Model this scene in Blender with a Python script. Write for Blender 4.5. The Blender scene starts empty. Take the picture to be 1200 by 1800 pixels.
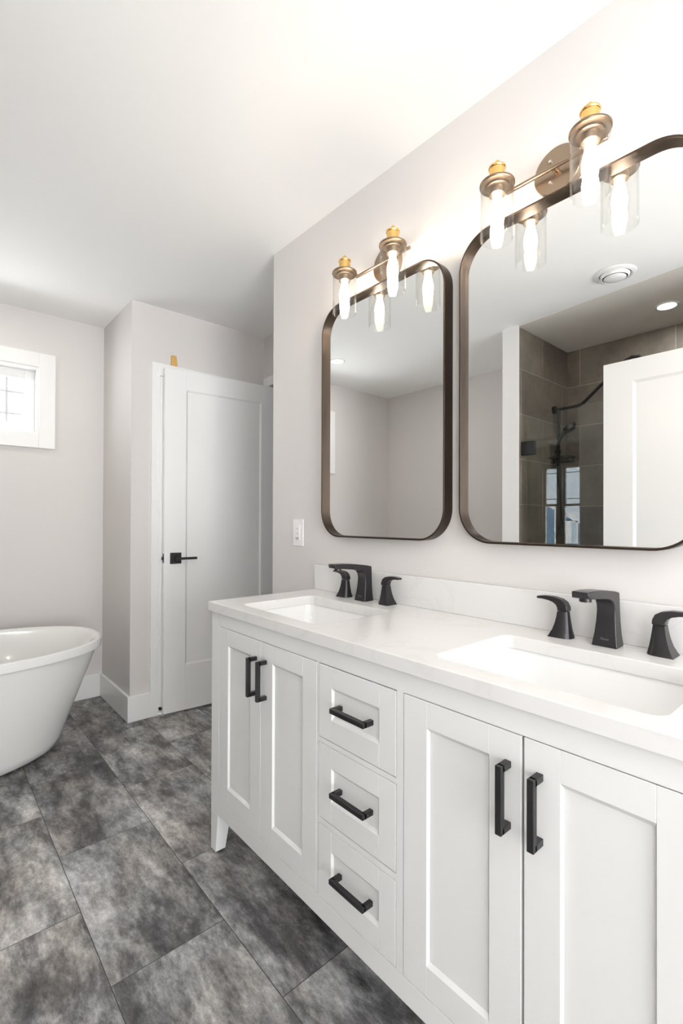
import bpy, bmesh, math, random
from mathutils import Vector, Matrix
random.seed(7)
sc = bpy.context.scene
COL = sc.collection
PI = math.pi

# ------------------------------------------------------------------ camera
YAW, PIT, ROL = 0.718869665, 0.006000551, -0.003536683
FPX, CY = 840.694941, 909.372431
CAM_Z = 1.166
f_ = Vector((math.sin(YAW)*math.cos(PIT), math.cos(YAW)*math.cos(PIT), math.sin(PIT)))
r_ = Vector((math.cos(YAW), -math.sin(YAW), 0))
d_ = f_.cross(r_)
c_, s_ = math.cos(ROL), math.sin(ROL)
right = c_*r_ + s_*d_
down = -s_*r_ + c_*d_
cam = bpy.data.cameras.new('camera')
cam.sensor_fit = 'HORIZONTAL'
cam.sensor_width = 36
cam.lens = FPX/1200*36
cam.shift_y = (CY-900)/1200
cam.clip_start = 0.01
cam_o = bpy.data.objects.new('camera', cam)
M = Matrix((right, -down, -f_)).transposed().to_4x4()
M.translation = (0, 0, CAM_Z)
cam_o.matrix_world = M
COL.objects.link(cam_o)
sc.camera = cam_o

# ------------------------------------------------------------------ light and exposure
sc.view_settings.view_transform = 'Standard'
sc.view_settings.look = 'None'
sc.view_settings.gamma = 1
sc.view_settings.use_curve_mapping = False
sc.view_settings.exposure = 0.41
sc.render.engine = 'CYCLES'
sc.cycles.use_denoising = True
sc.cycles.max_bounces = 14
sc.cycles.diffuse_bounces = 8
sc.cycles.glossy_bounces = 6
sc.cycles.transparent_max_bounces = 24
sc.cycles.sample_clamp_indirect = 6
SKY = 9.2            # overcast daylight through the windows
BULB = 54.0         # vanity bulbs
POT = 150.0           # recessed ceiling lights
world = bpy.data.worlds.new('World')
sc.world = world
world.use_nodes = True
wn = world.node_tree
wn.nodes['Background'].inputs[0].default_value = (0.975, 0.985, 1.0, 1)
_tc = wn.nodes.new('ShaderNodeTexCoord')
_sp = wn.nodes.new('ShaderNodeSeparateXYZ')
_mr = wn.nodes.new('ShaderNodeMapRange')
wn.links.new(_tc.outputs['Generated'], _sp.inputs[0])
wn.links.new(_sp.outputs[2], _mr.inputs['Value'])
_mr.inputs['From Min'].default_value = -0.08
_mr.inputs['From Max'].default_value = 0.02
_mr.inputs['To Min'].default_value = SKY*1.55     # lower half brightened as added fill for the ceiling
_mr.inputs['To Max'].default_value = SKY
wn.links.new(_mr.outputs[0], wn.nodes['Background'].inputs[1])


def portal(loc, rot, sx, sy):
    l = bpy.data.lights.new('daylight_portal', 'AREA')
    l.shape = 'RECTANGLE'
    l.size, l.size_y = sx, sy
    l.cycles.is_portal = True
    o = bpy.data.objects.new('daylight_portal', l)
    o.location = loc
    o.rotation_euler = rot
    COL.objects.link(o)


portal((0.092, 3.60, 1.894), (PI/2, 0, PI), 0.9, 0.42)
portal((4.76, 3.6, 1.4), (0, PI/2, 0), 1.4, 0.7)
portal((-0.05, -3.12, 1.08), (PI/2, 0, 0), 1.9, 1.96)
portal((-1.31, -1.60, 1.55), (0, -PI/2, 0), 1.2, 1.0)


# ------------------------------------------------------------------ materials
def mat(name, col, rough=0.5, metal=0.0, spec=0.5, coat=0.0, bump=None, emit=None, estr=0.0):
    m = bpy.data.materials.new(name)
    m.use_nodes = True
    nt = m.node_tree
    b = nt.nodes['Principled BSDF']
    b.inputs['Base Color'].default_value = (*col, 1)
    b.inputs['Roughness'].default_value = rough
    b.inputs['Metallic'].default_value = metal
    b.inputs['Specular IOR Level'].default_value = spec
    b.inputs['Coat Weight'].default_value = coat
    b.inputs['Coat Roughness'].default_value = 0.05
    if emit:
        b.inputs['Emission Color'].default_value = (*emit, 1)
        b.inputs['Emission Strength'].default_value = estr
    if bump:
        scale, strength = bump
        t = nt.nodes.new('ShaderNodeTexNoise')
        t.inputs['Scale'].default_value = scale
        t.inputs['Detail'].default_value = 4
        g = nt.nodes.new('ShaderNodeTexCoord')
        nt.links.new(g.outputs['Object'], t.inputs['Vector'])
        bp = nt.nodes.new('ShaderNodeBump')
        bp.inputs['Strength'].default_value = strength
        bp.inputs['Distance'].default_value = 0.002
        nt.links.new(t.outputs['Fac'], bp.inputs['Height'])
        nt.links.new(bp.outputs['Normal'], b.inputs['Normal'])
    return m


def thin_glass(name, tint=(1, 1, 1), ior=1.45, rough=0.0):
    m = bpy.data.materials.new(name)
    m.use_nodes = True
    nt = m.node_tree
    nt.nodes.clear()
    out = nt.nodes.new('ShaderNodeOutputMaterial')
    mix = nt.nodes.new('ShaderNodeMixShader')
    tr = nt.nodes.new('ShaderNodeBsdfTransparent')
    gl = nt.nodes.new('ShaderNodeBsdfGlossy')
    tr.inputs[0].default_value = (*tint, 1)
    gl.inputs['Roughness'].default_value = rough
    lw = nt.nodes.new('ShaderNodeLayerWeight')
    lw.inputs['Blend'].default_value = 0.5
    pw = nt.nodes.new('ShaderNodeMath')
    pw.operation = 'POWER'
    nt.links.new(lw.outputs['Facing'], pw.inputs[0])
    pw.inputs[1].default_value = 4.0
    f0 = ((ior-1)/(ior+1))**2
    mr = nt.nodes.new('ShaderNodeMath')
    mr.operation = 'MULTIPLY_ADD'
    nt.links.new(pw.outputs[0], mr.inputs[0])
    mr.inputs[1].default_value = 0.6
    mr.inputs[2].default_value = f0
    nt.links.new(mr.outputs[0], mix.inputs[0])
    nt.links.new(tr.outputs[0], mix.inputs[1])
    nt.links.new(gl.outputs[0], mix.inputs[2])
    nt.links.new(mix.outputs[0], out.inputs[0])
    return m


M_WALL = mat('greige wall paint', (0.665, 0.638, 0.622), 0.62, spec=0.3, bump=(260, 0.06))
M_CEIL = mat('white ceiling paint', (0.90, 0.90, 0.89), 0.8, spec=0.2)
M_SHCEIL_SHADE = mat('shower ceiling shade colour', (0.76, 0.72, 0.665), 0.7, spec=0.2)  # shade over the shower put into the colour
M_TRIM = mat('white trim paint', (0.82, 0.815, 0.805), 0.32)
M_DOOR = mat('white door paint', (0.85, 0.85, 0.845), 0.30)
M_CAB = mat('white cabinet lacquer', (0.725, 0.725, 0.718), 0.30)
M_PORC = mat('white porcelain', (0.80, 0.80, 0.795), 0.08, coat=0.4)
M_TUB = mat('white acrylic', (0.80, 0.80, 0.785), 0.16, coat=0.3)
M_BLACK = mat('matte black metal', (0.012, 0.012, 0.013), 0.35, spec=0.5)
M_ORB = mat('dark bronze faucet metal', (0.040, 0.037, 0.040), 0.30, metal=0.6)
M_BRASS = mat('polished brass', (0.86, 0.56, 0.20), 0.18, metal=1.0)
M_BRONZE = mat('brushed bronze', (0.34, 0.26, 0.19), 0.34, metal=1.0)
M_HOLD = mat('dark brushed bronze', (0.27, 0.20, 0.14), 0.34, metal=1.0)
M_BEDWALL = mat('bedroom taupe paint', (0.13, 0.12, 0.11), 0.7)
M_FRAME = mat('dark bronze mirror frame', (0.058, 0.042, 0.031), 0.36, metal=0.88)
M_MIRROR = mat('mirror silver', (0.93, 0.94, 0.935), 0.0, metal=1.0)
M_PLASTIC = mat('white plastic', (0.82, 0.82, 0.82), 0.3)
M_GREYPL = mat('grey plastic', (0.45, 0.45, 0.45), 0.4)
M_GRILLE = mat('grey window grille', (0.55, 0.55, 0.55), 0.5)
M_GAPSHADE = mat('gap shade board', (0.16, 0.15, 0.14), 0.8)  # near-black tone for the shade in the door gaps
M_MARK = mat('engraved grey lettering', (0.14, 0.14, 0.15), 0.5)
M_DARK = mat('dark rubber', (0.01, 0.01, 0.01), 0.7)
M_WOOD = mat('pale pine shim', (0.62, 0.38, 0.12), 0.6)
M_CHROME = mat('polished chrome', (0.8, 0.8, 0.8), 0.1, metal=1)
M_GLASS = thin_glass('clear lamp glass', (0.985, 0.985, 0.98))
M_PANE = thin_glass('window glass', (0.97, 0.98, 0.98))
M_SHGLASS = thin_glass('shower glass', (0.96, 0.98, 0.97), 1.50)
M_BULB = mat('glowing bulb', (1, 0.95, 0.85), 0.3, emit=(1.0, 0.86, 0.71), estr=BULB)
M_LENS = mat('glowing downlight lens', (1, 1, 1), 0.3, emit=(1.0, 0.96, 0.91), estr=POT)
M_SIDING = mat('blue vinyl siding', (0.06, 0.14, 0.24), 0.6)
M_ROOF = mat('grey asphalt shingle', (0.50, 0.56, 0.62), 0.9)


def quartz():
    m = mat('white quartz', (0.86, 0.845, 0.83), 0.16, spec=0.5)
    nt = m.node_tree
    b = nt.nodes['Principled BSDF']
    tc = nt.nodes.new('ShaderNodeTexCoord')
    n = nt.nodes.new('ShaderNodeTexNoise')
    n.inputs['Scale'].default_value = 3.2
    n.inputs['Detail'].default_value = 6
    n.inputs['Distortion'].default_value = 1.6
    nt.links.new(tc.outputs['Object'], n.inputs['Vector'])
    r = nt.nodes.new('ShaderNodeValToRGB')
    e = r.color_ramp.elements
    e[0].position, e[0].color = 0.470, (0.71, 0.70, 0.69, 1)
    e[1].position, e[1].color = 0.530, (0.71, 0.70, 0.69, 1)
    k = e.new(0.500)
    k.color = (0.68, 0.67, 0.66, 1)
    nt.links.new(n.outputs['Fac'], r.inputs['Fac'])
    nt.links.new(r.outputs['Color'], b.inputs['Base Color'])
    return m


M_QUARTZ = quartz()


def vec_math(nt, op, a, b=None):
    n = nt.nodes.new('ShaderNodeMath')
    n.operation = op
    for i, v in enumerate((a, b)):
        if v is None:
            continue
        if isinstance(v, (int, float)):
            n.inputs[i].default_value = v
        else:
            nt.links.new(v, n.inputs[i])
    return n.outputs[0]


def ramp(nt, fac, stops):
    r = nt.nodes.new('ShaderNodeValToRGB')
    e = r.color_ramp.elements
    for i, (p, c) in enumerate(stops):
        k = e[i] if i < 2 else e.new(p)
        k.position = p
        k.color = (*c, 1)
    nt.links.new(fac, r.inputs['Fac'])
    return r.outputs['Color']


def mixc(nt, fac, a, b, mode='MIX'):
    n = nt.nodes.new('ShaderNodeMix')
    n.data_type = 'RGBA'
    n.blend_type = mode
    for s, v in (('Factor', fac), ('A', a), ('B', b)):
        sock = [q for q in n.inputs if q.name == s and (q.type == 'RGBA' or s == 'Factor')][0]
        if isinstance(v, (int, float)):
            sock.default_value = v
        elif isinstance(v, tuple):
            sock.default_value = (*v, 1)
        else:
            nt.links.new(v, sock)
    return [q for q in n.outputs if q.type == 'RGBA'][0]


def floor_material():
    m = bpy.data.materials.new('grey slate look vinyl tile')
    m.use_nodes = True
    nt = m.node_tree
    b = nt.nodes['Principled BSDF']
    tc = nt.nodes.new('ShaderNodeTexCoord')
    sp = nt.nodes.new('ShaderNodeSeparateXYZ')
    nt.links.new(tc.outputs['Object'], sp.inputs[0])
    W, H = 0.6045, 0.3085
    u = vec_math(nt, 'SUBTRACT', sp.outputs[1], 1.2785 - W/2 - 20*W)
    v = vec_math(nt, 'SUBTRACT', sp.outputs[0], 0.3605 - 20*H)
    cb = nt.nodes.new('ShaderNodeCombineXYZ')
    nt.links.new(u, cb.inputs[0])
    nt.links.new(v, cb.inputs[1])
    br = nt.nodes.new('ShaderNodeTexBrick')
    br.offset = 0.5
    br.offset_frequency = 2
    br.squash = 1.0
    br.inputs['Color1'].default_value = (0, 0, 0, 1)
    br.inputs['Color2'].default_value = (1, 1, 1, 1)
    br.inputs['Mortar'].default_value = (0.5, 0.5, 0.5, 1)
    br.inputs['Scale'].default_value = 1
    br.inputs['Mortar Size'].default_value = 0.0011
    br.inputs['Mortar Smooth'].default_value = 0.25
    br.inputs['Brick Width'].default_value = W
    br.inputs['Row Height'].default_value = H
    nt.links.new(cb.outputs[0], br.inputs['Vector'])
    rnd = nt.nodes.new('ShaderNodeSeparateColor')
    nt.links.new(br.outputs['Color'], rnd.inputs[0])
    rv = rnd.outputs[0]
    # each tile samples its own patch of the cloudy print
    shift = vec_math(nt, 'MULTIPLY', rv, 37.0)

    def cloud(sx, sy, detail, rough, dist, zoff):
        cx = nt.nodes.new('ShaderNodeCombineXYZ')
        nt.links.new(vec_math(nt, 'MULTIPLY', sp.outputs[0], sx), cx.inputs[0])
        nt.links.new(vec_math(nt, 'MULTIPLY', sp.outputs[1], sy), cx.inputs[1])
        nt.links.new(vec_math(nt, 'ADD', shift, zoff), cx.inputs[2])
        n = nt.nodes.new('ShaderNodeTexNoise')
        n.inputs['Scale'].default_value = 1
        n.inputs['Detail'].default_value = detail
        n.inputs['Roughness'].default_value = rough
        n.inputs['Distortion'].default_value = dist
        nt.links.new(cx.outputs[0], n.inputs['Vector'])
        return n.outputs['Fac']
    big = cloud(6.5, 2.6, 10, 0.70, 0.2, 0)
    streak = cloud(20, 7.0, 9, 0.78, 0.15, 7)
    fine = cloud(60, 34, 8, 0.75, 0.3, 11)
    tint = cloud(5, 3, 4, 0.6, 0.3, 23)
    mixv = vec_math(nt, 'ADD', vec_math(nt, 'MULTIPLY', big, 0.62), vec_math(nt, 'MULTIPLY', streak, 0.38))
    base = ramp(nt, mixv, [(0.38, (0.038, 0.037, 0.038)), (0.63, (0.56, 0.555, 0.545)),
                           (0.45, (0.105, 0.103, 0.103)), (0.52, (0.255, 0.252, 0.247))])
    fc = ramp(nt, fine, [(0.30, (0.50, 0.50, 0.50)), (0.70, (1.48, 1.48, 1.47))])
    c = mixc(nt, 0.8, base, fc, 'MULTIPLY')
    tn = ramp(nt, tint, [(0.42, (0.98, 0.99, 1.02)), (0.66, (1.05, 0.99, 0.95))])
    c = mixc(nt, 1.0, c, tn, 'MULTIPLY')
    tv = ramp(nt, rv, [(0.0, (0.84, 0.84, 0.85)), (1.0, (1.32, 1.32, 1.31))])
    c = mixc(nt, 1.0, c, tv, 'MULTIPLY')
    c = mixc(nt, br.outputs['Fac'], c, (0.020, 0.019, 0.018))
    nt.links.new(c, b.inputs['Base Color'])
    b.inputs['Roughness'].default_value = 0.42
    b.inputs['Specular IOR Level'].default_value = 0.4
    bp = nt.nodes.new('ShaderNodeBump')
    bp.inputs['Strength'].default_value = 0.25
    bp.inputs['Distance'].default_value = 0.001
    nt.links.new(vec_math(nt, 'SUBTRACT', fine, br.outputs['Fac']), bp.inputs['Height'])
    nt.links.new(bp.outputs['Normal'], b.inputs['Normal'])
    return m


def shower_tile(name, axis, off_u, off_v):
    """large brown-grey wall tiles with pale grout; axis 0 runs along x, 1 along y."""
    m = bpy.data.materials.new(name)
    m.use_nodes = True
    nt = m.node_tree
    b = nt.nodes['Principled BSDF']
    tc = nt.nodes.new('ShaderNodeTexCoord')
    sp = nt.nodes.new('ShaderNodeSeparateXYZ')
    nt.links.new(tc.outputs['Object'], sp.inputs[0])
    cb = nt.nodes.new('ShaderNodeCombineXYZ')
    nt.links.new(vec_math(nt, 'ADD', sp.outputs[axis], off_u), cb.inputs[0])
    nt.links.new(vec_math(nt, 'ADD', sp.outputs[2], off_v), cb.inputs[1])
    br = nt.nodes.new('ShaderNodeTexBrick')
    br.offset = 0.5
    br.inputs['Color1'].default_value = (0.135, 0.117, 0.098, 1)
    br.inputs['Color2'].default_value = (0.195, 0.170, 0.143, 1)
    br.inputs['Mortar'].default_value = (0.42, 0.385, 0.34, 1)
    br.inputs['Scale'].default_value = 1
    br.inputs['Mortar Size'].default_value = 0.0016
    br.inputs['Brick Width'].default_value = 0.6
    br.inputs['Row Height'].default_value = 0.297
    nt.links.new(cb.outputs[0], br.inputs['Vector'])
    n = nt.nodes.new('ShaderNodeTexNoise')
    n.inputs['Scale'].default_value = 5
    n.inputs['Detail'].default_value = 7
    n.inputs['Roughness'].default_value = 0.65
    nt.links.new(tc.outputs['Object'], n.inputs['Vector'])
    f = ramp(nt, n.outputs['Fac'], [(0.3, (0.62, 0.62, 0.62)), (0.72, (1.4, 1.38, 1.34))])
    nt.links.new(mixc(nt, 0.8, br.outputs['Color'], f, 'MULTIPLY'), b.inputs['Base Color'])
    b.inputs['Roughness'].default_value = 0.4
    return m


M_FLOOR = floor_material()
M_TILE_X = shower_tile('shower tile side', 0, 0.78 + 6.0, -1.868 + 0.297*10)
M_TILE_Y = shower_tile('shower tile back', 1, 6.3, -1.868 + 0.297*10)


# ------------------------------------------------------------------ mesh helpers
class MB:
    """collects shapes into one mesh"""
    def __init__(self):
        self.bm = bmesh.new()

    def box(self, x0, x1, y0, y1, z0, z1, bev=0.0, seg=1):
        b = bmesh.new()
        bmesh.ops.create_cube(b, size=1)
        for v in b.verts:
            v.co = Vector(((x0+x1)/2 + v.co.x*(x1-x0), (y0+y1)/2 + v.co.y*(y1-y0), (z0+z1)/2 + v.co.z*(z1-z0)))
        if bev > 0:
            bmesh.ops.bevel(b, geom=b.edges[:], offset=bev, segments=seg, affect='EDGES', profile=0.5)
        self._take(b)
        return self

    def _take(self, b):
        me = bpy.data.meshes.new('tmp')
        b.to_mesh(me)
        b.free()
        self.bm.from_mesh(me)
        bpy.data.meshes.remove(me)

    def loft(self, loops, cap0=True, cap1=True, closed=True):
        bm = self.bm
        rows = [[bm.verts.new(p) for p in lp] for lp in loops]
        n = len(rows[0])
        for a, b in zip(rows[:-1], rows[1:]):
            for i in range(n if closed else n-1):
                j = (i+1) % n
                try:
                    bm.faces.new((a[i], a[j], b[j], b[i]))
                except ValueError:
                    pass
        if cap0:
            bm.faces.new(list(reversed(rows[0])))
        if cap1:
            bm.faces.new(rows[-1])
        return self

    def lathe(self, cx, cy, prof, n=32, cap0=True, cap1=True):
        loops = [[(cx+r*math.cos(2*PI*i/n), cy+r*math.sin(2*PI*i/n), z) for i in range(n)] for r, z in prof]
        return self.loft(loops, cap0, cap1)

    def tube(self, pts, r, n=12, caps=True):
        pts = [Vector(p) for p in pts]
        loops = []
        up = None
        for i, p in enumerate(pts):
            t = (pts[min(i+1, len(pts)-1)] - pts[max(i-1, 0)]).normalized()
            if up is None:
                up = t.orthogonal().normalized()
            up = (up - t*up.dot(t)).normalized()
            sd = t.cross(up)
            rr = r[i] if isinstance(r, (list, tuple)) else r
            loops.append([p + rr*(math.cos(2*PI*k/n)*up + math.sin(2*PI*k/n)*sd) for k in range(n)])
        return self.loft(loops, caps, caps)

    def cyl(self, a, b, r, n=24):
        return self.tube([a, b], r, n)

    def build(self, name, m, parent=None, smooth=None, bevel=0.0, seg=2):
        bm = self.bm
        bmesh.ops.recalc_face_normals(bm, faces=bm.faces[:])
        me = bpy.data.meshes.new(name)
        bm.to_mesh(me)
        bm.free()
        o = bpy.data.objects.new(name, me)
        me.materials.append(m)
        COL.objects.link(o)
        if parent is not None:
            o.parent = parent
            o.matrix_parent_inverse = Matrix.Translation(-Vector(parent.location)) if parent.type == 'EMPTY' else Matrix()
        if smooth is not None:
            ang = math.radians(smooth)
            for p in me.polygons:
                p.use_smooth = True
            b2 = bmesh.new()
            b2.from_mesh(me)
            for e in b2.edges:
                if len(e.link_faces) == 2 and e.calc_face_angle(0) > ang:
                    e.smooth = False
            b2.to_mesh(me)
            b2.free()
        if bevel > 0:
            md = o.modifiers.new('bevel', 'BEVEL')
            md.width = bevel
            md.segments = seg
            md.limit_method = 'ANGLE'
            md.angle_limit = math.radians(40)
        return o


def child(o, parent):
    o.parent = parent
    return o


def tag(o, label, cat, group=None):
    o['label'] = label
    o['category'] = cat
    if group:
        o['group'] = group
    return o


def thing(name, label, cat, loc=(0, 0, 0), group=None):
    o = bpy.data.objects.new(name, None)
    o.empty_display_size = 0.05
    o.location = loc
    COL.objects.link(o)
    return tag(o, label, cat, group)


def struct(o):
    o['kind'] = 'structure'
    return o


def sempty(name, loc):
    o = bpy.data.objects.new(name, None)
    o.empty_display_size = 0.05
    o.location = loc
    COL.objects.link(o)
    o['kind'] = 'structure'
    return o


def rrect(cx, cy, hx, hy, r, z, k=6):
    pts = []
    for sx, sy, a0 in ((1, 1, 0), (-1, 1, 90), (-1, -1, 180), (1, -1, 270)):
        for i in range(k+1):
            a = math.radians(a0 + 90*i/k)
            pts.append((cx + sx*(hx-r) + r*math.cos(a), cy + sy*(hy-r) + r*math.sin(a), z))
    return pts


def copy_tree(o, offset=None, parent=None):
    c = o.copy()
    COL.objects.link(c)
    if parent is not None:
        c.parent = parent
    if offset is not None:
        c.location = Vector(o.location) + Vector(offset)
    for ch in list(o.children):
        copy_tree(ch, None, c)
    return c


# ------------------------------------------------------------------ the room
XW = 1.2615          # vanity wall
YE = 1.9415          # end of the vanity wall
XH = 1.7917          # wall with the entry door
YC = 2.8784          # front of the closet box
XC = 0.903           # side of the closet box
YB = 3.4436          # back wall
XL = -1.18           # wall opposite the vanity
ZC = 2.44

struct(MB().box(-1.45, 4.9, -3.2, 4.9, -0.12, 0).build('floor', M_FLOOR))
struct(MB().box(-1.45, 4.9, -3.2, 4.9, ZC, ZC+0.12).build('ceiling', M_CEIL))
struct(MB().box(XW, 1.9, -3.2, YE, 0, ZC).build('wall_right', M_WALL))
# entry wall with its door opening
w = MB()
w.box(XH, 1.9, YE, 1.985, 0, ZC).box(XH, 1.9, 2.80, YC, 0, ZC).box(XH, 1.9, 1.985, 2.80, 2.085, ZC)
struct(w.build('wall_entry', M_WALL))
# closet box: side wall, front wall with door opening, end
w = MB()
w.box(XC, 1.050, YC, YC+0.115, 0, ZC).box(1.050, 1.76, YC, YC+0.115, 2.04, ZC).box(1.76, 1.9, YC, YC+0.115, 0, ZC)
w.box(XC, XC+0.115, YC+0.115, YB+0.16, 0, ZC).box(1.79, 1.9, YC+0.115, YB+0.16, 0, ZC)
struct(w.build('wall_closet', M_WALL))
# back wall with the high window opening
WX0, WX1, WZ0, WZ1 = -0.347, 0.531, 1.690, 2.098
w = MB()
w.box(XL-0.12, WX0, YB, YB+0.16, 0, ZC).box(WX1, XC, YB, YB+0.16, 0, ZC)
w.box(WX0, WX1, YB, YB+0.16, 0, WZ0).box(WX0, WX1, YB, YB+0.16, WZ1, ZC)
struct(w.build('wall_back', M_WALL))
# wall opposite the vanity
w = MB()
w.box(XL-0.12, XL, -1.1, YB, 0, ZC).box(XL-0.12, XL, -3.2, -2.1, 0, ZC)
w.box(XL-0.12, XL, -2.1, -1.1, 0, 0.95).box(XL-0.12, XL, -2.1, -1.1, 2.15, ZC)
struct(w.build('wall_left', M_WALL))
# wall behind the camera, with an opening for an added fill window
w = MB()
w.box(XL, -1.0, -3.12, -3.0, 0, ZC).box(0.9, XW, -3.12, -3.0, 0, ZC)
w.box(-1.0, 0.9, -3.12, -3.0, 0, 0.10).box(-1.0, 0.9, -3.12, -3.0, 2.06, ZC)
struct(w.build('wall_front', M_WALL))
# partition between tub and shower, white painted end
struct(MB().box(XL, -0.445, 1.603, 1.700, 0, ZC).build('wall_partition', M_WALL))
struct(MB().box(-0.4448, -0.438, 1.585, 1.701, 0, ZC).build('trim_1', M_TRIM))
struct(MB().box(XL, -0.445, 0.212, 0.31, 0, ZC).build('wall_shower', M_WALL))
# shower tiling
struct(MB().box(XL+0.013, -0.4452, 1.590, 1.6025, 0, ZC-0.005).build('wall_tile_side', M_TILE_X))
struct(MB().box(XL+0.013, -0.4452, 0.3105, 0.323, 0, ZC-0.005).build('wall_tile_end', M_TILE_X))
struct(MB().box(XL+0.0005, XL+0.0125, 0.3105, 1.6025, 0, ZC-0.005).build('wall_tile_back', M_TILE_Y))
struct(MB().box(-0.53, -0.455, 0.324, 1.589, 0, 0.10).build('trim_2', M_TRIM, bevel=0.004))
# darker panel over the shower, its colour and slanted edge stand in for shade
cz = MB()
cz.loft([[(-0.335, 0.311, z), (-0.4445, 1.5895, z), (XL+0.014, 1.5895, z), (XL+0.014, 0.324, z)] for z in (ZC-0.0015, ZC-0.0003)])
struct(cz.build('ceiling_shade_panel', M_SHCEIL_SHADE))

# baseboards
BH, BT = 0.148, 0.015
struct(MB().box(XL, XC-BT, YB-BT, YB, 0, BH, 0.002).build('baseboard_back', M_TRIM))
struct(MB().box(XC-BT, XC, YC-BT, YB, 0, BH, 0.002).build('baseboard_side', M_TRIM))
struct(MB().box(XC, 1.015, YC-BT, YC, 0, BH, 0.002).build('baseboard_closet', M_TRIM))
struct(MB().box(XL, XL+BT, 1.701, YB-BT, 0, BH, 0.002).build('baseboard_left', M_TRIM))
struct(MB().box(XW-BT, XW, 1.60, YE, 0, BH, 0.002).build('baseboard_right', M_TRIM))

# closet door and its casing (behind the open entry door)
c = MB()
c.box(1.0145, 1.050, YC-0.016, YC, 0, 2.102, 0.0015).box(1.050, 1.76, YC-0.016, YC, 2.040, 2.102, 0.0015)
c.box(1.76, XH-0.001, YC-0.016, YC, 0, 2.102, 0.0015)
c.box(1.050, 1.062, YC-0.014, YC+0.115, 0, 2.04).box(1.75, 1.76, YC-0.014, YC+0.115, 0, 2.04)
c.box(1.062, 1.75, YC-0.014, YC+0.115, 2.028, 2.04)
struct(c.build('trim_3', M_TRIM))
d3 = sempty('door_3', (1.064, YC+0.06, 0))
MB().box(1.064, 1.748, YC-0.012, YC+0.023, 0.01, 2.026, 0.002).build('door_leaf', M_DOOR, d3)
# entry door casing
c = MB()
c.box(XH-0.016, XH, 1.9425, 1.985, 0, 2.147, 0.0015).box(XH-0.016, XH, 2.80, YC-0.017, 0, 2.147, 0.0015)
c.box(XH-0.016, XH, 1.985, 2.80, 2.085, 2.147, 0.0015)
struct(c.build('trim_4', M_TRIM))


def panel_leaf(mb, W, z0, z1, T, sl, sr, top, bot, rec=0.008, bw=0.010):
    """door leaf in local x (0..W), front at y=0 facing -y, one recessed panel on both faces"""
    xa, xb, za, zb = sl, W-sr, z0+bot, z1-top
    mb.box(0, xa, 0, T, z0, z1, 0.0012).box(xb, W, 0, T, z0, z1, 0.0012)
    mb.box(xa, xb, 0, T, z0, za, 0.0008).box(xa, xb, 0, T, zb, z1, 0.0008)
    mb.box(xa, xb, rec, T-rec, za, zb)
    for y0, y1 in ((0.0006, rec+0.0002), (T-0.0006, T-rec-0.0002)):
        o = [(xa, y0, za), (xb, y0, za), (xb, y0, zb), (xa, y0, zb)]
        i = [(xa+bw, y1, za+bw), (xb-bw, y1, za+bw), (xb-bw, y1, zb-bw), (xa+bw, y1, zb-bw)]
        mb.loft([o, i], False, False)


def lever_set(parent, x, z, sgn, T):
    """square rose and straight lever, on both faces"""
    for y, s in ((0, -1), (T, 1)):
        h = MB().box(x-0.033, x+0.033, min(y, y+s*0.009), max(y, y+s*0.009), z-0.033, z+0.033, 0.0015)
        h.cyl((x, y+s*0.008, z), (x, y+s*0.052, z), 0.0125)
        h.tube([(x-sgn*0.012, y+s*0.05, z), (x+sgn*0.02, y+s*0.052, z), (x+sgn*0.112, y+s*0.052, z)], 0.0075, 14)
        child(h.build('door_handle', M_BLACK, None, 40), parent)
    child(MB().box(-0.0015, 0.004, T/2-0.011, T/2+0.011, z-0.028, z+0.028).box(-0.010, 0.0, T/2-0.006, T/2+0.006, z-0.010, z+0.010, 0.002).build('latch_plate', M_BLACK), parent)


# entry door, swung open in front of the closet
d1 = sempty('door_1', (1.076, 2.8200, 0))
d1.rotation_euler = (0, 0, -math.radians(4.5))
lf = MB()
panel_leaf(lf, 0.722, 0.014, 2.070, 0.035, 0.128, 0.090, 0.117, 0.272)
child(lf.build('door_leaf', M_DOOR), d1)
lever_set(d1, 0.066, 0.935, 1, 0.035)
# white door seen in the big mirror, standing open by the shower
d2 = sempty('door_2', (-0.405, 1.0575, 0))
d2.rotation_euler = (0, 0, -PI/2)
lf = MB()
panel_leaf(lf, 0.70, 0.012, 2.045, 0.035, 0.150, 0.150, 0.118, 0.24, bw=0.014)
o = child(lf.build('door_leaf', M_DOOR), d2)
o.scale = (1, -1, 1)
o.location.y = 0.0
struct(MB().box(-0.4445, -0.395, 0.225, 0.30, 0, 2.12, 0.002).build('trim_5', M_TRIM))


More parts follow.
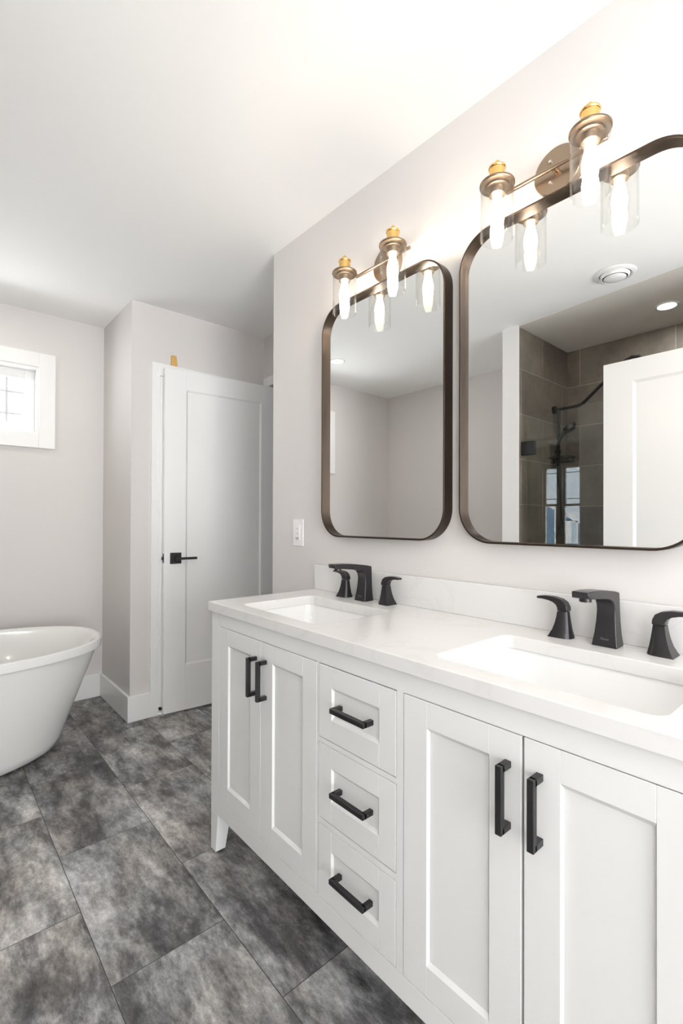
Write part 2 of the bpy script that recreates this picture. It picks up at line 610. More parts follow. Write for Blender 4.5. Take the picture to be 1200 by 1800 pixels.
# windows
def window_unit(root, x0, x1, z0, z1, y, fw, bars_x, bars_z, bar=0.010, deep=0.05, axis='y'):
    def B(mb, a0, a1, b0, b1, h0, h1, bev=0.0):
        if axis == 'y':
            mb.box(a0, a1, b0, b1, h0, h1, bev)
        else:
            mb.box(b0, b1, a0, a1, h0, h1, bev)
    f = MB()
    for a in ((x0, x0+fw, z0, z1), (x1-fw, x1, z0, z1), (x0+fw, x1-fw, z0, z0+fw), (x0+fw, x1-fw, z1-fw, z1)):
        B(f, a[0], a[1], y, y+deep, a[2], a[3], 0.002)
    f.build('window_frame', M_TRIM, root)
    g = MB()
    B(g, x0+fw-0.004, x1-fw+0.004, y+deep*0.5-0.002, y+deep*0.5+0.002, z0+fw-0.004, z1-fw+0.004)
    g.build('window_pane', M_PANE, root)
    if bars_x or bars_z:
        b = MB()
        for q in bars_x:
            B(b, q-bar/2, q+bar/2, y+deep*0.5-0.006, y+deep*0.5+0.006, z0+fw, z1-fw)
        for q in bars_z:
            B(b, x0+fw, x1-fw, y+deep*0.5-0.005, y+deep*0.5+0.005, q-bar/2, q+bar/2)
        b.build('window_grille', M_GRILLE if axis == 'y' else M_TRIM, root)


w1 = sempty('window_1', (0.092, YB, WZ0))
t = MB()
tw = 0.088
t.box(WX0-tw, WX0, YB-0.02, YB, WZ0-tw, WZ1+tw, 0.002).box(WX1, WX1+tw, YB-0.02, YB, WZ0-tw, WZ1+tw, 0.002)
t.box(WX0, WX1, YB-0.02, YB, WZ0-tw, WZ0, 0.002).box(WX0, WX1, YB-0.02, YB, WZ1, WZ1+tw, 0.002)
t.build('window_casing', M_TRIM, w1)
t = MB()
jt = 0.010
t.box(WX0, WX0+jt, YB-0.012, YB+0.16, WZ0, WZ1).box(WX1-jt, WX1, YB-0.012, YB+0.16, WZ0, WZ1)
t.box(WX0+jt, WX1-jt, YB-0.012, YB+0.16, WZ0, WZ0+jt).box(WX0+jt, WX1-jt, YB-0.012, YB+0.16, WZ1-jt, WZ1)
t.build('window_jamb', M_TRIM, w1)
window_unit(w1, WX0+jt, WX1-jt, WZ0+jt, WZ1-jt, YB+0.07, 0.055, (-0.195, 0.379), (1.8126, 1.9467), 0.013)

w3 = sempty('added_window_3', (-0.05, -3.0, 0.10))  # unseen window, added to bring in more daylight
window_unit(w3, -1.0, 0.9, 0.10, 2.06, -3.08, 0.06, (-0.05,), (1.40,), 0.03)

w4 = sempty('added_window_4', (XL, -1.6, 0.95))  # second unseen window, added to brighten the cabinet fronts
window_unit(w4, -2.1, -1.1, 0.95, 2.15, XL-0.10, 0.05, (-1.6,), (), 0.03, axis='x')

# adjoining room seen only as a reflection in the shower glass
BX = 4.6
BY0, BY1, BZ0, BZ1 = 3.27, 3.93, 0.72, 2.09
w = MB()
w.box(BX, BX+0.16, 0.8, BY0, 0, ZC).box(BX, BX+0.16, BY1, 4.9, 0, ZC)
w.box(BX, BX+0.16, BY0, BY1, 0, BZ0).box(BX, BX+0.16, BY0, BY1, BZ1, ZC)
struct(w.build('wall_bedroom', M_BEDWALL))
struct(MB().box(1.9, BX, 0.7, 0.8, 0, ZC).build('wall_bedroom_right', M_BEDWALL))
struct(MB().box(1.9, BX, 4.8, 4.9, 0, ZC).build('wall_bedroom_left', M_BEDWALL))
struct(MB().box(1.78, 1.9, YB+0.16, 4.9, 0, ZC).build('wall_bedroom_near', M_BEDWALL))
w2 = sempty('window_2', (BX, 3.6, BZ0))
t = MB()
t.box(BX-0.02, BX, BY0-0.07, BY0, BZ0-0.07, BZ1+0.07).box(BX-0.02, BX, BY1, BY1+0.07, BZ0-0.07, BZ1+0.07)
t.box(BX-0.02, BX, BY0, BY1, BZ0-0.07, BZ0).box(BX-0.02, BX, BY0, BY1, BZ1, BZ1+0.07)
t.build('window_casing', M_TRIM, w2)
zm = 1.42
for ya, yb in ((BY0, 3.60), (3.68, BY1)):
    window_unit(w2, ya, yb, zm, BZ1, BX+0.05, 0.035, (), (zm+0.12, BZ1-0.11), 0.012, axis='x')
    window_unit(w2, ya, yb, BZ0, zm+0.03, BX+0.02, 0.035, (), (), axis='x')
MB().box(BX+0.0, BX+0.1, 3.60, 3.68, BZ0, BZ1).build('window_mullion', M_TRIM, w2)

# neighbouring house outside
nh = thing('neighbor_house', 'blue sided house with white rake board, seen through window reflected in shower glass', 'house', (10.2, 6, -1.5))
rk = lambda y: 1.465 + (y-5.97)*0.555
s = MB()
s.loft([[(x, 3.0, -1.5), (x, 9.0, -1.5), (x, 9.0, rk(9.0)), (x, 3.0, rk(3.0))] for x in (10.0, 10.4)])
for i in range(24):
    zz = -0.8 + i*0.10
    y0 = max(3.0, 5.97 + (zz-1.465)/0.555 + 0.3)
    if y0 < 8.9:
        s.box(9.985, 10.0, y0, 9.0, zz, zz+0.085)
s.build('siding_wall', M_SIDING, nh)
MB().loft([[(9.94, 2.8, rk(2.8)+b), (9.94, 9.2, rk(9.2)+b), (10.05, 9.2, rk(9.2)+b), (10.05, 2.8, rk(2.8)+b)] for b in (-0.12, 0.05)]).build('rake_board', M_TRIM, nh)
MB().loft([[(9.90, 2.7, rk(2.7)+b), (9.90, 9.3, rk(9.3)+b), (12.5, 9.3, rk(9.3)+b+0.9), (12.5, 2.7, rk(2.7)+b+0.9)] for b in (0.05, 0.13)]).build('roof', M_ROOF, nh)
MB().box(9.95, 10.0, 6.10, 6.20, -1.5, 1.5).build('corner_board', M_TRIM, nh)
q = MB().box(9.94, 10.0, 5.56, 5.88, 0.55, 1.17).build('window', M_TRIM, nh)
child(MB().box(9.93, 9.941, 5.60, 5.72, 0.60, 1.13).build('pane', mat('sky lit pane', (0.3, 0.38, 0.45), 0.1)), q)

# ------------------------------------------------------------------ vanity cabinet
XF = 0.7745
Y0, Y1 = 0.095, 1.580
ZT = 0.8445
van = thing('vanity_cabinet', 'white double shaker vanity cabinet with black pulls, against the right wall', 'cabinet', (1.0, 0.8375, 0))
b = MB()
FT = 0.022
for ya, yb in ((1.5245, Y1), (Y0, 0.1505), (0.9735, 0.978), (0.683, 0.7015)):
    pass
# face frame: stiles, rails
FZ0, FZ1 = 0.1975, 0.7985
b.box(XF, XF+FT, 1.5245, Y1, 0.144, ZT, 0.0006)
b.box(XF, XF+FT, Y0, 0.1505, 0.144, ZT, 0.0006)
b.box(XF, XF+FT, 0.1505, 1.5245, FZ1, ZT, 0.0006)
b.box(XF, XF+FT, 0.1505, 1.5245, 0.144, FZ0, 0.0006)
b.box(XF+0.0005, XF+FT, 0.9735, 0.9785, FZ0, FZ1)
b.box(XF+0.0003, XF+FT, 0.6830, 0.7015, FZ0, FZ1)
b.box(XF+0.0003, XF+FT, 0.7015, 0.9735, 0.5955, 0.6075)
b.box(XF+0.0003, XF+FT, 0.7015, 0.9735, 0.3868, 0.4015)
# carcass
b.box(XF+FT, 1.245, Y1-0.018, Y1, 0.144, ZT, 0.0008).box(XF+FT, 1.245, Y0, Y0+0.018, 0.144, ZT, 0.0008)
b.box(XF+FT, 1.245, Y0+0.018, Y1-0.018, 0.16, 0.178)
b.box(1.235, 1.245, Y0+0.018, Y1-0.018, 0.178, ZT)
b.build('carcass', M_CAB, van)
MB().box(XF+0.026, XF+0.032, Y0+0.019, Y1-0.019, 0.179, 0.83).build('gap_shade_board', M_GAPSHADE, van)  # dark board behind the fronts, colour stands in for shade in the gaps


def leg(xa, xb, ya, yb, inx, iny):
    # square leg that tapers on its inner faces
    m = MB()
    xi, yi = (xb, ya) if iny < 0 else (xb, yb)
    top = [(xa, ya), (xb, ya), (xb, yb), (xa, yb)]
    tx, ty = 0.014*inx, 0.016*iny
    bot = []
    for x, y in top:
        nx = x + (tx if (x == (xb if inx < 0 else xa)) else 0)
        ny = y + (ty if (y == (yb if iny < 0 else ya)) else 0)
        bot.append((nx, ny))
    m.loft([[(x, y, 0.008) for x, y in bot], [(x, y, 0.144) for x, y in top]])
    l = m.build('leg', M_CAB, van, bevel=0.0012)
    p = MB()
    cx, cy = sum(q[0] for q in bot)/4, sum(q[1] for q in bot)/4
    p.cyl((cx, cy, 0), (cx, cy, 0.009), 0.014)
    child(p.build('glide', M_DARK), l)
    return l


leg(XF, XF+0.052, 1.5285, Y1, -1, 1)
leg(XF, XF+0.052, Y0, Y0+0.0515, -1, -1)
leg(1.193, 1.245, 1.5285, Y1, 1, 1)
leg(1.193, 1.245, Y0, Y0+0.0515, 1, -1)


def shaker(y0, y1, z0, z1, st, rt, rb, rec=0.007, bw=0.0080, T=0.019):
    m = MB()
    x0 = XF
    ya, yb, za, zb = y0+st, y1-st, z0+rb, z1-rt
    bv = 0.0007
    m.box(x0, x0+T, y0, ya, z0, z1, bv).box(x0, x0+T, yb, y1, z0, z1, bv)
    m.box(x0, x0+T, ya, yb, z0, za, bv).box(x0, x0+T, ya, yb, zb, z1, bv)
    m.box(x0+rec, x0+T-0.002, ya-0.001, yb+0.001, za-0.001, zb+0.001)
    o = [(x0+0.0003, ya, za), (x0+0.0003, yb, za), (x0+0.0003, yb, zb), (x0+0.0003, ya, zb)]
    bv2 = 0.003
    i = [(x0+rec-0.0002, ya+bv2, za+bw), (x0+rec-0.0002, yb-bv2, za+bw), (x0+rec-0.0002, yb-bv2, zb-bw), (x0+rec-0.0002, ya+bv2, zb-bw)]
    m.loft([o, i], False, False)
    return m


def pull(parent, yc, zc, vertical, L=0.118):
    h = MB()
    s, out = 0.012, 0.034
    xb = XF - out
    if vertical:
        h.box(xb, xb+s, yc-s/2, yc+s/2, zc-L/2, zc+L/2, 0.0008)
        for e in (-1, 1):
            z0, z1 = sorted((zc+e*L/2, zc+e*(L/2-s)))
            h.box(xb+s*0.5, XF, yc-s/2, yc+s/2, z0, z1, 0.0008)
    else:
        h.box(xb, xb+s, yc-L/2, yc+L/2, zc-s/2, zc+s/2, 0.0008)
        for e in (-1, 1):
            a0, a1 = sorted((yc+e*L/2, yc+e*(L/2-s)))
            h.box(xb+s*0.5, XF, a0, a1, zc-s/2, zc+s/2, 0.0008)
    child(h.build('pull_handle', M_BLACK), parent)


DZ0, DZ1 = 0.1995, 0.7965
for y0, y1, hy in ((1.2550, 1.5225, 1.2810), (0.9805, 1.2520, 1.2255), (0.4150, 0.6810, 0.4395), (0.1525, 0.4100, 0.3820)):
    d = shaker(y0, y1, DZ0, DZ1, 0.062, 0.054, 0.062).build('cabinet_door', M_CAB, van)
    d['label'] = 'white recessed panel door'
    pull(d, hy, 0.688, True)
for z0, z1 in ((0.6095, 0.7955), (0.4035, 0.5938), (0.1995, 0.3850)):
    d = shaker(0.7035, 0.9715, z0, z1, 0.051, 0.052, 0.053).build('drawer', M_CAB, van)
    d['label'] = 'white recessed panel drawer front'
    pull(d, 0.8305, (z0+z1)/2+0.003, False)

# ------------------------------------------------------------------ countertop, sinks
CZ = 0.877
SINKS = [(0.970, 1.2445, 0.150, 0.213), (0.970, 0.4300, 0.150, 0.213)]


def slab():
    bm = bmesh.new()
    x0, x1, y0, y1 = 0.7636, XW-0.001, 0.085, 1.590

    def ring(z):
        loops = [[(x0, y0, z), (x1, y0, z), (x1, y1, z), (x0, y1, z)]]
        for cx, cy, hx, hy in SINKS:
            loops.append(rrect(cx, cy, hx, hy, 0.028, z))
        vs, es = [], []
        for lp in loops:
            v = [bm.verts.new(p) for p in lp]
            es += [bm.edges.new((v[i], v[(i+1) % len(v)])) for i in range(len(v))]
            vs.append(v)
        bmesh.ops.triangle_fill(bm, edges=es, use_beauty=True)
        return vs
    a = ring(ZT+0.0003)
    b = ring(CZ)
    for la, lb in zip(a, b):
        for i in range(len(la)):
            j = (i+1) % len(la)
            bm.faces.new((la[i], la[j], lb[j], lb[i]))
    m = MB()
    m.bm.free()
    m.bm = bm
    return m


top = slab().build('vanity_countertop', M_QUARTZ, bevel=0.002)
tag(top, 'white quartz vanity countertop with two sink cutouts and a backsplash', 'countertop')
bs = MB().box(1.2415, XW-0.001, 0.085, 1.592, CZ, 0.9785, 0.0015).build('backsplash', M_QUARTZ)
child(bs, top)

for k, (cx, cy, hx, hy) in enumerate(SINKS):
    t = thing('undermount_sink', ('rectangular white undermount sink nearer the door', 'rectangular white undermount sink below the right-hand mirror')[k], 'sink', (cx, cy, 0.72), 'vanity sinks')
    m = MB()
    zt = ZT
    inner = [(0.004, 0, 0.030), (0.003, -0.008, 0.030), (-0.006, -0.04, 0.034), (-0.020, -0.085, 0.042), (-0.034, -0.112, 0.05), (-0.060, -0.126, 0.05), (-0.110, -0.131, 0.03)]
    loops = [rrect(cx, cy, hx+o, hy+o, r, zt+dz) for o, dz, r in inner]
    outer = [(-0.110, -0.143, 0.03), (-0.055, -0.139, 0.05), (-0.02, -0.122, 0.05), (0.0, -0.09, 0.04), (0.012, -0.03, 0.034), (0.018, -0.008, 0.03), (0.032, -0.006, 0.03), (0.032, -0.0005, 0.03), (0.004, -0.0004, 0.03)]
    loops2 = [rrect(cx, cy, hx+o, hy+o, r, zt+dz) for o, dz, r in outer]
    m.loft(loops, False, True)
    m.loft(loops2, True, False)
    m.build('basin', M_PORC, t, 50)
    dr = MB().lathe(cx, cy, [(0.0, zt-0.1295), (0.018, zt-0.1290), (0.024, zt-0.1300), (0.026, zt-0.1308)], 28, False, False)
    dr.build('drain', M_ORB, t, 40)


# ------------------------------------------------------------------ faucets
def make_faucet(yc, label):
    t = thing('widespread_faucet', label, 'faucet', (1.19, yc, CZ), 'vanity faucets')
    prof = [((1.177, CZ), (1.223, CZ), 0.0560), ((1.1785, CZ+0.006), (1.223, CZ+0.006), 0.0545), ((1.183, 0.905), (1.2225, 0.905), 0.0480),
            ((1.187, 0.935), (1.2225, 0.935), 0.0430), ((1.188, 0.958), (1.2225, 0.962), 0.0405), ((1.185, 0.973), (1.222, 0.985), 0.0395),
            ((1.176, 0.984), (1.221, 1.000), 0.0390), ((1.160, 0.9900), (1.200, 1.0045), 0.0385), ((1.138, 0.9930), (1.150, 1.0110), 0.0380),
            ((1.112, 0.9955), (1.115, 1.0140), 0.0375), ((1.080, 0.9985), (1.081, 1.0160), 0.0370), ((1.049, 1.0020), (1.046, 1.0160), 0.0365)]
    m = MB()
    m.loft([[(a[0], yc-w/2, a[1]), (a[0], yc+w/2, a[1]), (c[0], yc+w/2*0.94, c[1]), (c[0], yc-w/2*0.94, c[1])] for a, c, w in prof])
    s = m.build('spout', M_ORB, t, 35, bevel=0.0022)
    a = MB().lathe(1.075, yc, [(0.0125, 1.002), (0.0125, 0.9925), (0.009, 0.9915)], 20)
    child(a.build('aerator', M_ORB, None, 40), s)
    for sg in (1, -1):
        yo = yc + sg*0.105
        m = MB()
        # (z, outer y offset, inner y offset, half depth in x)
        secs = [(CZ, 0.0290, -0.0250, 0.0250), (CZ+0.004, 0.0265, -0.0245, 0.0240), (0.895, 0.0195, -0.0210, 0.0190), (0.912, 0.0145, -0.0185, 0.0155), (0.928, 0.0115, -0.0162, 0.0132), (0.941, 0.0100, -0.0145, 0.0120)]
        lps = []
        for z, oo, ii, hx in secs:
            # flat outer side, rounded inner side
            mid = oo - (oo-ii)*0.45
            pts = [(-hx, oo), (hx, oo), (hx, mid)]
            for q in range(1, 12):
                an = PI*q/12
                ca, sa = math.cos(an), math.sin(an)
                pts.append((hx*math.copysign(abs(ca)**0.75, ca), mid + (ii-mid)*abs(sa)**0.75))
            pts.append((-hx, mid))
            lps.append([(1.205+dx, yo+sg*dy, z) for dx, dy in pts])
        m.loft(lps)
        h = m.build('handle', M_ORB, t, 42)
        lv = MB()
        sec2 = [((0.0105, 0.9422), (-0.0148, 0.9422), 0.0122), ((0.0112, 0.9490), (-0.0138, 0.9530), 0.0118), ((0.0150, 0.9560), (-0.0090, 0.9635), 0.0112),
                ((0.0230, 0.9615), (0.0020, 0.9708), 0.0106), ((0.0350, 0.9648), (0.0210, 0.9750), 0.0100), ((0.0500, 0.9665), (0.0440, 0.9755), 0.0096), ((0.0650, 0.9665), (0.0650, 0.9722), 0.0090)]
        lv.loft([[(1.205-hx, yo+sg*a[0], a[1]), (1.205+hx, yo+sg*a[0], a[1]), (1.205+hx, yo+sg*c[0], c[1]), (1.205-hx, yo+sg*c[0], c[1])] for a, c, hx in sec2])
        child(lv.build('lever', M_ORB, None, 40, bevel=0.002), h)
    # maker's mark on the foot of the spout
    cu = bpy.data.curves.new('mark', 'FONT')
    cu.body = 'Pfister'
    cu.size = 0.0075
    cu.align_x = 'CENTER'
    cu.extrude = 0.0002
    tmp = bpy.data.objects.new('mark', cu)
    me = bpy.data.meshes.new_from_object(tmp)
    bpy.data.objects.remove(tmp)
    bpy.data.curves.remove(cu)
    me.materials.clear()
    me.materials.append(M_MARK)
    tx = bpy.data.objects.new('maker_mark', me)
    COL.objects.link(tx)
    tilt = math.atan2(0.0045, 0.025)
    Z = Vector((-math.cos(tilt), 0, math.sin(tilt)))
    X = Vector((0, -1, 0))
    Y = Z.cross(X)
    R = Matrix((X, Y, Z)).transposed().to_4x4()
    R.translation = (1.1800, yc, 0.8925)
    tx.parent = s
    tx.matrix_parent_inverse = Matrix()
    tx.matrix_basis = Matrix.Translation(Vector((0, 0, 0))) @ R
    return t


make_faucet(1.2470, 'dark bronze widespread faucet beside the left sink nearer the door')
make_faucet(0.4300, 'dark bronze widespread faucet beside the right sink below the right-hand mirror')


# ------------------------------------------------------------------ mirrors
def make_mirror(yc, label):
    t = thing('wall_mirror', label, 'mirror', (XW, yc, 1.557), 'vanity mirrors')
    hy, hz, r = 0.3055, 0.4575, 0.105
    zc = 1.5575
    xo, xg = 1.2185, 1.2400

    def lp(o, x):
        return [(x, yc+p[0], zc+p[1]) for p in [(q[0], q[1]) for q in rrect(0, 0, hy+o, hz+o, r+o, 0, 14)]]
    fr = MB()
    seq = [(0.0, XW-0.0005), (0.0, xo+0.0008), (-0.0008, xo), (-0.0050, xo), (-0.0058, xo+0.0008), (-0.0058, xg+0.004), (-0.0058, XW-0.0005)]
    loops = [lp(o, x) for o, x in seq]
    fr.loft(loops + [loops[0]], False, False)
    bmesh.ops.remove_doubles(fr.bm, verts=fr.bm.verts[:], dist=1e-6)
    fr.build('frame', M_FRAME, t, 40)
    g = MB()
    g.loft([lp(-0.0061, xg), lp(-0.0061, xg+0.005)])
    g.build('mirror_glass', M_MIRROR, t)
    return t


make_mirror(1.2135, 'rounded rectangular bronze framed mirror nearer the door')
make_mirror(0.5500, 'rounded rectangular bronze framed mirror reflecting the shower')


# ------------------------------------------------------------------ vanity lights
def make_light(yc, label):
    t = thing('vanity_light', label, 'light', (XW, yc, 2.084), 'two-lamp vanity lights')
    XLAMP = 1.149
    m = MB()
    pr = [(0.0, XW-0.0005), (0.062, XW-0.0005), (0.062, XW-0.020), (0.060, XW-0.023), (0.0, XW-0.023)]
    n = 40
    lps = [[(x, yc+r*math.cos(2*PI*i/n), 2.084+r*math.sin(2*PI*i/n)) for i in range(n)] for r, x in pr[1:4]]
    m.loft(lps)
    cp = m.build('canopy', M_BRONZE, t, 40)
    for dz in (0.028, -0.028):
        child(MB().tube([(XW-0.023, yc+0.016, 2.084+dz), (XW-0.0275, yc+0.016, 2.084+dz)], 0.0035, 12).build('screw', M_CHROME), cp)
    st = MB().cyl((XW-0.023, yc, 2.080), (1.222, yc, 2.080), 0.007)
    st.build('stem', M_BRONZE, t, 40)
    HB = 0.1185
    br = MB().tube([(1.220, yc-HB-0.012, 2.080), (1.220, yc+HB+0.012, 2.080)], 0.0055, 14)
    br.build('crossbar', M_BRONZE, t, 40)
    for sg in (1, -1):
        yl = yc + sg*HB
        a = MB().tube([(1.222, yl, 2.080), (1.206, yl, 2.0775), (1.188, yl, 2.068), (1.176, yl, 2.066)], 0.0048, 12)
        a.build('arm', M_BRONZE, t, 40)
        dk = MB().lathe(XLAMP, yl, [(0.0, 2.0600), (0.0445, 2.0600), (0.0455, 2.0615), (0.0455, 2.0655), (0.0445, 2.067), (0.0, 2.067)], 40, False, False)
        bmesh.ops.remove_doubles(dk.bm, verts=dk.bm.verts[:], dist=1e-6)
        holder = dk.build('shade_holder', M_HOLD, t, 40)
        cap = MB().lathe(XLAMP, yl, [(0.0205, 2.067), (0.0205, 2.1045), (0.0218, 2.105), (0.0228, 2.1075), (0.0218, 2.1115), (0.0135, 2.1165), (0.0085, 2.1185), (0.0075, 2.1235), (0.0045, 2.128), (0.0005, 2.1295)], 28)
        child(cap.build('brass_cap', M_BRASS, None, 35), holder)
        sk = MB().lathe(XLAMP, yl, [(0.030, 2.0600), (0.030, 2.055), (0.021, 2.053), (0.021, 2.036), (0.0165, 2.034)], 28)
        child(sk.build('socket', M_BRONZE, None, 35), holder)
        g = MB()
        ro, ri, z0, z1 = 0.0430, 0.0408, 1.9150, 2.0595
        g.lathe(XLAMP, yl, [(ri, z1), (ri, z0+0.001), ((ri+ro)/2, z0), (ro, z0+0.001), (ro, z1)], 48, False, False)
        g.build('glass_shade', M_GLASS, t, 40)
        bl = MB().lathe(XLAMP, yl, [(0.011, 2.035), (0.0115, 2.022), (0.015, 2.008), (0.0185, 1.990), (0.0185, 1.975), (0.0160, 1.957), (0.0115, 1.941), (0.006, 1.930), (0.0005, 1.927)], 24)
        bl.build('bulb', M_BULB, t, 60)
    return t


make_light(1.1820, 'two-lamp bronze and brass vanity light above the mirror nearer the door')
make_light(0.5680, 'two-lamp bronze and brass vanity light above the right-hand mirror')

# ------------------------------------------------------------------ light switch
t = thing('light_switch', 'white wall switch plate between the wall corner and the mirror', 'switch', (XW, 1.7295, 1.11))
MB().box(XW-0.006, XW-0.0003, 1.6905, 1.7685, 1.0505, 1.1695, 0.002).build('plate', M_PLASTIC, t)
MB().box(XW-0.0085, XW-0.005, 1.713, 1.746, 1.076, 1.144, 0.001).build('rocker', M_PLASTIC, t)
MB().cyl((XW-0.0095, 1.7295, 1.127), (XW-0.007, 1.7295, 1.127), 0.0035).cyl((XW-0.0095, 1.7295, 1.106), (XW-0.007, 1.7295, 1.106), 0.0035).build('indicator', M_GREYPL, t)
MB().box(XW-0.0098, XW-0.007, 1.717, 1.742, 1.080, 1.090, 0.0008).build('slider', M_GREYPL, t)

# ------------------------------------------------------------------ bathtub
def super_loop(cx, cy, a, b, n, z, N=160):
    out = []
    for i in range(N):
        t_ = 2*PI*i/N
        c, s = math.cos(t_), math.sin(t_)
        out.append((cx + a*math.copysign(abs(c)**(2/n), c), cy + b*math.copysign(abs(s)**(2/n), s), z))
    return out


tub = thing('bathtub', 'white freestanding oval bathtub below the high window', 'bathtub', (-0.015, 2.89, 0))
TX, TY = -0.015, 2.89
A1, B1, A0, B0 = 0.75, 0.42, 0.55, 0.335
m = MB()
loops = []
for z, k, sh in ((0.010, 0.0, -0.050), (0.014, 0.0, -0.022), (0.030, 0.02, 0.0), (0.065, 0.085, 0.004), (0.12, 0.18, 0.005), (0.20, 0.335, 0.003), (0.30, 0.535, 0.0), (0.40, 0.735, -0.003), (0.503, 0.925, -0.006)):
    nn = 2.15 + 0.35*k
    loops.append(super_loop(TX, TY, A0+(A1-A0)*k+sh, B0+(B1-B0)*k+sh, nn, z))
m.loft(loops, True, False)
# inner bowl
inn = []
for z, oa, n in ((0.541, -0.027, 2.5), (0.53, -0.045, 2.5), (0.45, -0.095, 2.45), (0.30, -0.165, 2.4), (0.18, -0.215, 2.35), (0.13, -0.25, 2.3), (0.115, -0.30, 2.3)):
    inn.append(super_loop(TX, TY, A1+oa, B1+oa*0.9, n, z))
m.loft(inn, False, True)
m.build('shell', M_TUB, tub, 40)
rm = MB()
seq = [(-0.020, 0.5030), (-0.0015, 0.5030), (0.0, 0.5045), (0.001, 0.5420), (-0.0005, 0.5450), (-0.004, 0.5462), (-0.016, 0.5462), (-0.023, 0.5440), (-0.0275, 0.5400)]
rl = [super_loop(TX, TY, A1+o, B1+o, 2.5, z) for o, z in seq]
rm.loft(rl, False, False)
rm.build('rim', M_TUB, tub, 40)
MB().tube([(TX, TY-B1+0.085, 0.47), (TX, TY-B1+0.079, 0.47)], 0.03, 24).build('overflow_cover', M_CHROME, tub, 40)
MB().box(TX-0.36, TX+0.36, TY-0.16, TY+0.16, 0.0, 0.0115).build('base', M_DARK, tub)

# ------------------------------------------------------------------ small things
sh = MB().loft([[(1.131+dx, YC-0.0145, 2.1025), (1.169+dx, YC-0.0145, 2.1025), (1.169+dx*1.0, YC-0.0015, 2.1025), (1.131+dx, YC-0.0015, 2.1025)] for dx in (0,)] +
               [[(1.131, YC-0.012, 2.1640), (1.163, YC-0.012, 2.1640), (1.163, YC-0.0015, 2.1640), (1.131, YC-0.0015, 2.1640)],
                [(1.136, YC-0.011, 2.1680), (1.158, YC-0.011, 2.1680), (1.158, YC-0.0015, 2.1680), (1.136, YC-0.0015, 2.1680)]])
tag(sh.build('wood_shim', M_WOOD, bevel=0.001), 'small pale wood shim standing on the door casing head', 'shim')
ds = thing('door_stop', 'small black door stop low on the jamb beside the open door', 'door stop', (1.0675, YC-0.02, 0.042))
MB().tube([(1.0685, YC-0.014, 0.042), (1.0685, YC-0.024, 0.042)], 0.006, 14).build('stem', M_BLACK, ds, 40)
MB().tube([(1.0685, YC-0.024, 0.042), (1.0685, YC-0.034, 0.042)], 0.009, 16).build('bumper', M_DARK, ds, 40)

# ceiling vent
v = thing('ceiling_vent', 'round white exhaust vent on the ceiling, reflected in the right-hand mirror', 'vent', (-0.195, 0.925, ZC))
vc = (-0.195, 0.925)
MB().lathe(*vc, [(0.098, ZC-0.0005), (0.096, ZC-0.006), (0.080, ZC-0.012), (0.074, ZC-0.008), (0.070, ZC-0.0005)], 48, False, False).build('outer_ring', M_PLASTIC, v, 40)
MB().lathe(*vc, [(0.069, ZC-0.006), (0.066, ZC-0.016), (0.060, ZC-0.022), (0.057, ZC-0.018), (0.060, ZC-0.006)], 48, False, False).build('inner_ring', M_PLASTIC, v, 40)
MB().lathe(*vc, [(0.0005, ZC-0.030), (0.030, ZC-0.030), (0.048, ZC-0.025), (0.052, ZC-0.021), (0.048, ZC-0.018), (0.0005, ZC-0.018)], 48).build('center_disc', M_PLASTIC, v, 40)
MB().lathe(*vc, [(0.0005, ZC-0.0006), (0.072, ZC-0.0006), (0.072, ZC-0.003), (0.0005, ZC-0.003)], 40).build('throat', M_DARK, v)
MB().cyl((vc[0], vc[1], ZC-0.003), (vc[0], vc[1], ZC-0.02), 0.006).build('post', M_GREYPL, v)


def downlight(x, y, z, label):
    t = thing('recessed_light', label, 'ceiling light', (x, y, z), 'recessed ceiling lights')
    MB().lathe(x, y, [(0.062, z-0.0005), (0.061, z-0.004), (0.048, z-0.005), (0.046, z-0.0005)], 40, False, False).build('trim_ring', M_PLASTIC, t, 40)
    MB().lathe(x, y, [(0.046, z-0.0006), (0.046, z-0.003), (0.0005, z-0.0035)], 40).build('lens', M_LENS, t, 40)


downlight(-0.011, 2.903, ZC, 'recessed light over the tub, reflected in the mirror nearer the door')
downlight(-0.815, 0.857, ZC-0.0015, 'recessed light in the shower ceiling, reflected in the right-hand mirror')
downlight(0.25, 0.02, ZC, 'added unseen recessed light for fill, in front of the vanity')  # extra lamp added out of view to brighten the room

# ------------------------------------------------------------------ shower fittings
SX = -0.94
shw = thing('shower_set', 'black shower arm, slide bar and hand shower on the tiled wall, reflected in the mirror', 'shower', (SX, 1.59, 1.6))
MB().tube([(SX, 1.5895, 1.965), (SX, 1.572, 1.965)], 0.028, 24).build('wall_flange', M_BLACK, shw, 40)
MB().tube([(SX, 1.575, 1.965), (SX, 1.47, 1.965), (SX, 1.415, 1.966), (SX, 1.385, 1.978), (SX, 1.262, 2.085), (SX, 1.12, 2.208), (SX, 1.08, 2.222), (SX, 1.04, 2.215), (SX, 1.02, 2.19)], 0.0105, 14).build('shower_arm', M_BLACK, shw, 50)
MB().lathe(SX, 1.015, [(0.012, 2.19), (0.02, 2.17), (0.10, 2.158), (0.10, 2.150), (0.0005, 2.148)], 32).build('rain_head', M_BLACK, shw, 40)
MB().tube([(SX, 1.552, 1.963), (SX, 1.552, 1.56)], 0.0105, 14).build('slide_bar', M_BLACK, shw, 40)
MB().tube([(SX, 1.5895, 1.60), (SX, 1.552, 1.60)], 0.014, 16).build('bar_bracket', M_BLACK, shw, 40)
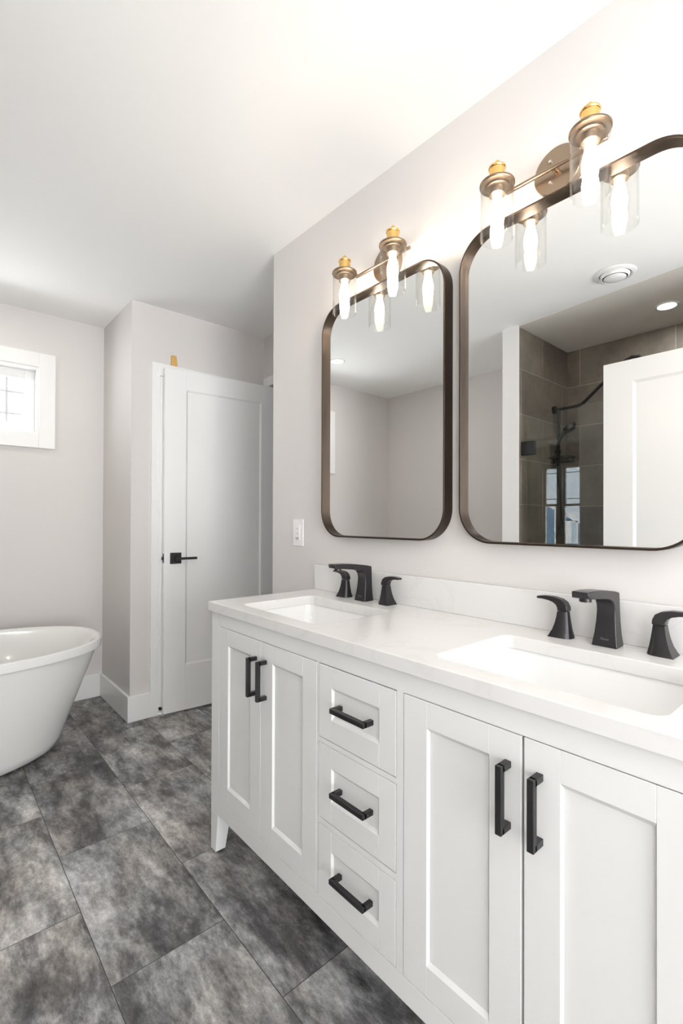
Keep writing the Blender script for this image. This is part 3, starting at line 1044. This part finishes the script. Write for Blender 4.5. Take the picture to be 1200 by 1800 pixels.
MB().tube([(SX, 1.552, 1.665), (SX+0.03, 1.545, 1.655)], 0.019, 16).build('hand_shower_holder', M_BLACK, shw, 40)
hs = MB().tube([(SX+0.03, 1.552, 1.640), (SX+0.03, 1.545, 1.70), (SX+0.03, 1.525, 1.755), (SX+0.03, 1.490, 1.800), (SX+0.03, 1.455, 1.828), (SX+0.03, 1.425, 1.845)], [0.010, 0.011, 0.012, 0.016, 0.019, 0.012], 14)
hs.tube([(SX+0.03, 1.470, 1.822), (SX+0.03, 1.458, 1.800)], [0.042, 0.038], 24)
hs.build('hand_shower', M_BLACK, shw, 45)
MB().tube([(SX+0.03, 1.552, 1.640), (SX+0.02, 1.56, 1.55), (SX, 1.54, 1.35), (SX-0.02, 1.54, 1.15), (SX+0.01, 1.57, 1.05)], 0.006, 10).build('hose', M_BLACK, shw, 60)
bk = thing('soap_basket', 'black wire soap basket under the hand shower, reflected in the mirror', 'basket', (SX, 1.5, 1.60))
m = MB()
for z, o in ((1.615, 0.0), (1.585, -0.008)):
    lp = rrect(SX+0.02, 1.515, 0.055+o, 0.074+o, 0.02, z, 4)
    m.tube(lp + [lp[0]], 0.0032, 8)
for i in range(7):
    y = 1.46 + i*0.018
    m.tube([(SX-0.025, y, 1.585), (SX+0.065, y, 1.585)], 0.0022, 6)
for a, b_ in ((SX-0.03, 1.50), (SX+0.07, 1.50), (SX+0.02, 1.445), (SX+0.02, 1.585)):
    m.tube([(a, b_, 1.615), (a, b_, 1.585)], 0.0025, 6)
m.build('wire_basket', M_BLACK, bk, 50)

gd = thing('glass_shower_door', 'clear frameless glass shower door with black hinges, reflected in the mirror', 'shower door', (-0.49, 1.2, 0.10))
MB().box(-0.494, -0.486, 0.93, 1.556, 0.112, 1.868, 0.001).build('glass_panel', M_SHGLASS, gd)
MB().box(-0.494, -0.486, 0.330, 0.924, 0.1005, 1.868, 0.001).build('fixed_panel', M_SHGLASS, gd)
for z in (1.640, 0.34):
    MB().box(-0.502, -0.478, 1.500, 1.5895, z-0.045, z+0.045, 0.002).build('hinge', M_BLACK, gd)
